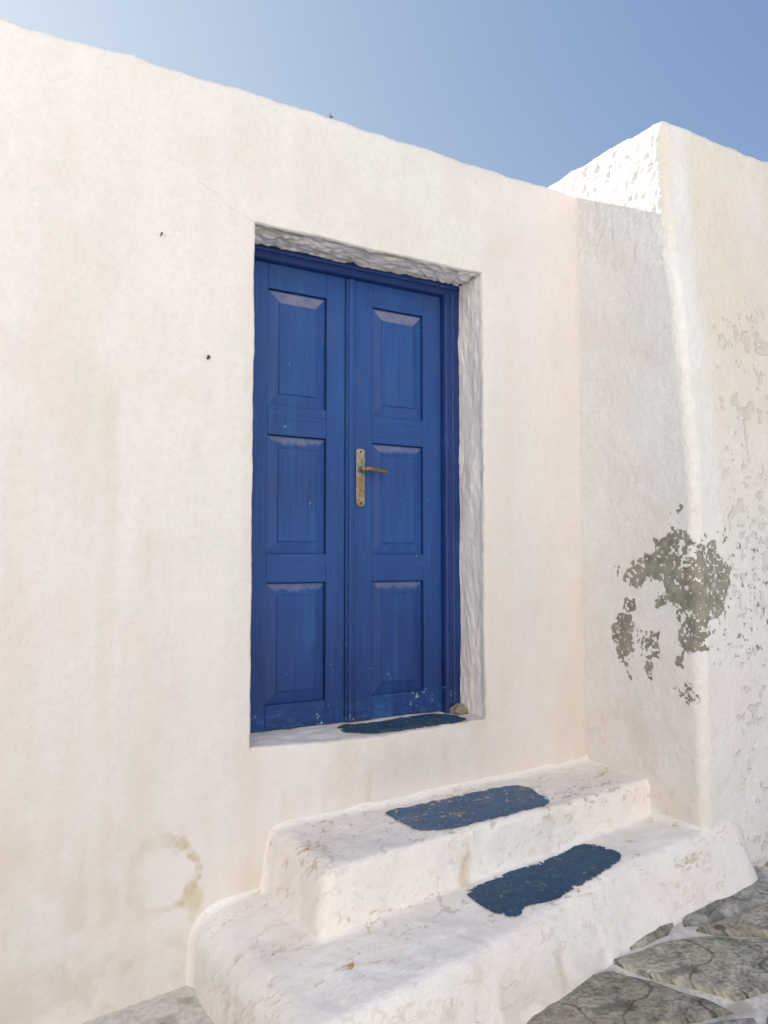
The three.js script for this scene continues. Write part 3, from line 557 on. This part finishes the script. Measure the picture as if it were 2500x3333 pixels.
function surfaceNets(f, [x0, x1], [y0, y1], [z0, z1], c) {
  const nx = Math.ceil((x1 - x0) / c) + 1, ny = Math.ceil((y1 - y0) / c) + 1, nz = Math.ceil((z1 - z0) / c) + 1, F = new Float32Array(nx * ny * nz), I = (i, j, k) => (k * ny + j) * nx + i;
  for (let k = 0; k < nz; k++) for (let j = 0; j < ny; j++) for (let i = 0; i < nx; i++) F[I(i, j, k)] = f(x0 + i * c, y0 + j * c, z0 + k * c);
  const vid = new Int32Array(nx * ny * nz).fill(-1), pos = [], idx = [];
  const E = [[0, 1], [0, 2], [0, 4], [1, 3], [1, 5], [2, 3], [2, 6], [3, 7], [4, 5], [4, 6], [5, 7], [6, 7]], v = new Float32Array(8);
  for (let k = 0; k + 1 < nz; k++) for (let j = 0; j + 1 < ny; j++) for (let i = 0; i + 1 < nx; i++) {
    let mask = 0; for (let q = 0; q < 8; q++) { v[q] = F[I(i + (q & 1), j + ((q >> 1) & 1), k + (q >> 2))]; if (v[q] < 0) mask |= 1 << q; }
    if (mask === 0 || mask === 255) continue;
    let sx = 0, sy = 0, sz = 0, n = 0;
    for (const [a, b] of E) if ((v[a] < 0) !== (v[b] < 0)) { const t = v[a] / (v[a] - v[b]); sx += lerp(a & 1, b & 1, t); sy += lerp((a >> 1) & 1, (b >> 1) & 1, t); sz += lerp(a >> 2, b >> 2, t); n++; }
    vid[I(i, j, k)] = pos.length / 3; pos.push(x0 + (i + sx / n) * c, y0 + (j + sy / n) * c, z0 + (k + sz / n) * c);
  }
  const quad = (a, b, d, e, flip) => { if (a < 0 || b < 0 || d < 0 || e < 0) return; flip ? idx.push(a, d, b, a, e, d) : idx.push(a, b, d, a, d, e); };
  for (let k = 1; k + 1 < nz; k++) for (let j = 1; j + 1 < ny; j++) for (let i = 1; i + 1 < nx; i++) {
    const s = F[I(i, j, k)] < 0;
    if (s !== F[I(i + 1, j, k)] < 0) quad(vid[I(i, j - 1, k - 1)], vid[I(i, j, k - 1)], vid[I(i, j, k)], vid[I(i, j - 1, k)], !s);
    if (s !== F[I(i, j + 1, k)] < 0) quad(vid[I(i - 1, j, k - 1)], vid[I(i - 1, j, k)], vid[I(i, j, k)], vid[I(i, j, k - 1)], !s);
    if (s !== F[I(i, j, k + 1)] < 0) quad(vid[I(i - 1, j - 1, k)], vid[I(i, j - 1, k)], vid[I(i, j, k)], vid[I(i - 1, j, k)], !s);
  }
  const uv = []; for (let q = 0; q < pos.length; q += 3) uv.push(...stepTex.toUV(pos[q] + pos[q + 2] * 0.5, pos[q + 2] - pos[q + 1]));
  return geo(pos, idx, uv);
}
const steps = grp('entrance_steps');
tag(steps, 'two uneven whitewashed steps below the door with blue painted patches', 'steps');
const sideD = (x, y, z) => rmax(XS + 0.012 - x, z - cornerZ(y) + 0.012, 0.05);                            // depth to the neighbour's side wall
const upperF = (x, y, z) => rmin(rmin(upperSDF(x, y, z), wallD(x, y, z), 0.05), sideD(x, y, z), 0.03);
const lowerF = (x, y, z) => rmin(rmin(rmin(lowerSDF(x, y, z), wallD(x, y, z), 0.05), sideD(x, y, z), 0.05), upperSDF(x, y, z) + 0.006, 0.03);
add('step', surfaceNets(upperF, [-0.02, 1.81], [-0.62, -0.22], [-0.03, 0.58], 0.0105), M.step, steps).userData.label = 'upper step';
add('step', surfaceNets(lowerF, [-0.34, 2.12], [-1.0, -0.33], [-0.03, 1.06], 0.0105), M.step, steps).userData.label = 'lower step';
const top = (f, y0) => (x, z) => { let a = y0(x) + 0.06, b = y0(x) - 0.06; for (let i = 0; i < 18; i++) { const m = (a + b) / 2; f(x, m, z) < 0 ? b = m : a = m; } return (a + b) / 2; };
paintPatch('paint_patch', smoothOutline([[0.544, 0.112], [0.66, 0.096], [0.85, 0.102], [1.075, 0.109], [1.202, 0.121], [1.236, 0.16], [1.222, 0.278], [1.214, 0.345], [1.17, 0.385], [1.09, 0.408], [0.844, 0.405], [0.65, 0.397], [0.56, 0.36], [0.537, 0.255], [0.535, 0.16]]), top(upperF, t1y), 0.003, 0.25, 0.05, steps, M.dusty).userData.label = 'dusty blue painted patch on the upper step';
paintPatch('paint_patch', smoothOutline([[0.636, 0.555], [0.655, 0.515], [0.71, 0.496], [0.865, 0.482], [1.073, 0.474], [1.275, 0.466], [1.32, 0.49], [1.327, 0.551], [1.332, 0.627], [1.297, 0.665], [1.224, 0.69], [1.1, 0.716], [1.0, 0.728], [0.88, 0.745], [0.80, 0.732], [0.74, 0.735], [0.70, 0.765], [0.655, 0.742], [0.628, 0.683]], 5), top(lowerF, t2y), 0.003, 0.42, 0.03, steps).userData.label = 'ragged dark blue painted patch on the lower step';

// ------------------------------------------------------------ a sprig growing on the parapet
{
  M.weed = new THREE.MeshStandardMaterial({ color: new THREE.Color().setRGB(0.16, 0.22, 0.12), roughness: 0.9, side: THREE.DoubleSide });
  const w = grp('weed'); w.position.set(0.345, topY(0.345) - 0.004, -0.03);
  tag(w, 'tiny green weed growing on top of the parapet above the door', 'plant');
  const stem = [], leaf = [];
  for (let i = 0; i < 9; i++) {
    const a = rnd() * 6.28, l = 0.008 + rnd() * 0.012, tx = Math.cos(a) * l * 0.9, tz = Math.sin(a) * l * 0.9, ty = l * 0.9;
    stem.push(new THREE.TubeGeometry(new THREE.QuadraticBezierCurve3(new THREE.Vector3(0, 0, 0), new THREE.Vector3(tx * 0.3, ty * 0.8, tz * 0.3), new THREE.Vector3(tx, ty, tz)), 5, 0.0008, 5));
    for (let k = 0; k < 3; k++) leaf.push(new THREE.SphereGeometry(0.0045, 7, 5).scale(1, 0.28, 0.55).rotateY(rnd() * 6).rotateZ(rnd() - 0.5).translate(tx * (0.6 + 0.2 * k), ty * (0.7 + 0.2 * k), tz * (0.6 + 0.2 * k)));
  }
  add('stem', mergeGeometries(stem), M.weed, w); add('leaves', mergeGeometries(leaf), M.weed, w);
}

// ------------------------------------------------------------ unseen house behind the viewer, sized so its sunlit front bounces light here
{
  const op = grp('unseen_facing_house'); op.position.set(0, -0.85, 6.5);
  tag(op, 'unseen plain whitewashed house across the lane, sized to bounce sunlight on the blue door', 'house');
  M.lime = new THREE.MeshStandardMaterial({ color: new THREE.Color().setRGB(0.70, 0.68, 0.65), roughness: 0.95 });
  M.shut = new THREE.MeshStandardMaterial({ color: new THREE.Color().setRGB(0.03, 0.09, 0.26), roughness: 0.6 });
  add('wall', new RoundedBoxGeometry(16, 10, 6, 3, 0.05).translate(-5.6, 5, 3), M.lime, op);
  for (const x of [-9.2, -5.1]) { const sh = new THREE.Group(); sh.name = 'window'; op.add(sh); add('frame', new RoundedBoxGeometry(1.0, 1.2, 0.06, 2, 0.01).translate(x, 2.0, -0.01), M.shut, sh); for (const k of [-1, 1]) add('shutter', new RoundedBoxGeometry(0.42, 1.08, 0.04, 2, 0.006).translate(x + k * 0.225, 2.0, -0.045), M.shut, sh); }
}

// ------------------------------------------------------------ finish
const bases = new Map([[house, [0.573, -0.76, 0]], [nb, [1.767, -0.61, 0.6]], [steps, [0.8, -0.7, 0.4]]]);
for (const [o, b] of bases) { o.position.set(...b); for (const c of o.children) c.position.sub(o.position); }
for (const o of scene.children) if (o !== sun && o !== sun.target) o.position.y += LIFT;
scene.traverse((o) => { if (o.isMesh) { o.castShadow = true; o.receiveShadow = true; } });

const renderer = new THREE.WebGLRenderer({ antialias: true });
renderer.setSize(768, 1024);
renderer.toneMapping = THREE.LinearToneMapping;
renderer.toneMappingExposure = EXPOSURE;
renderer.shadowMap.enabled = true;
renderer.render(scene, camera);
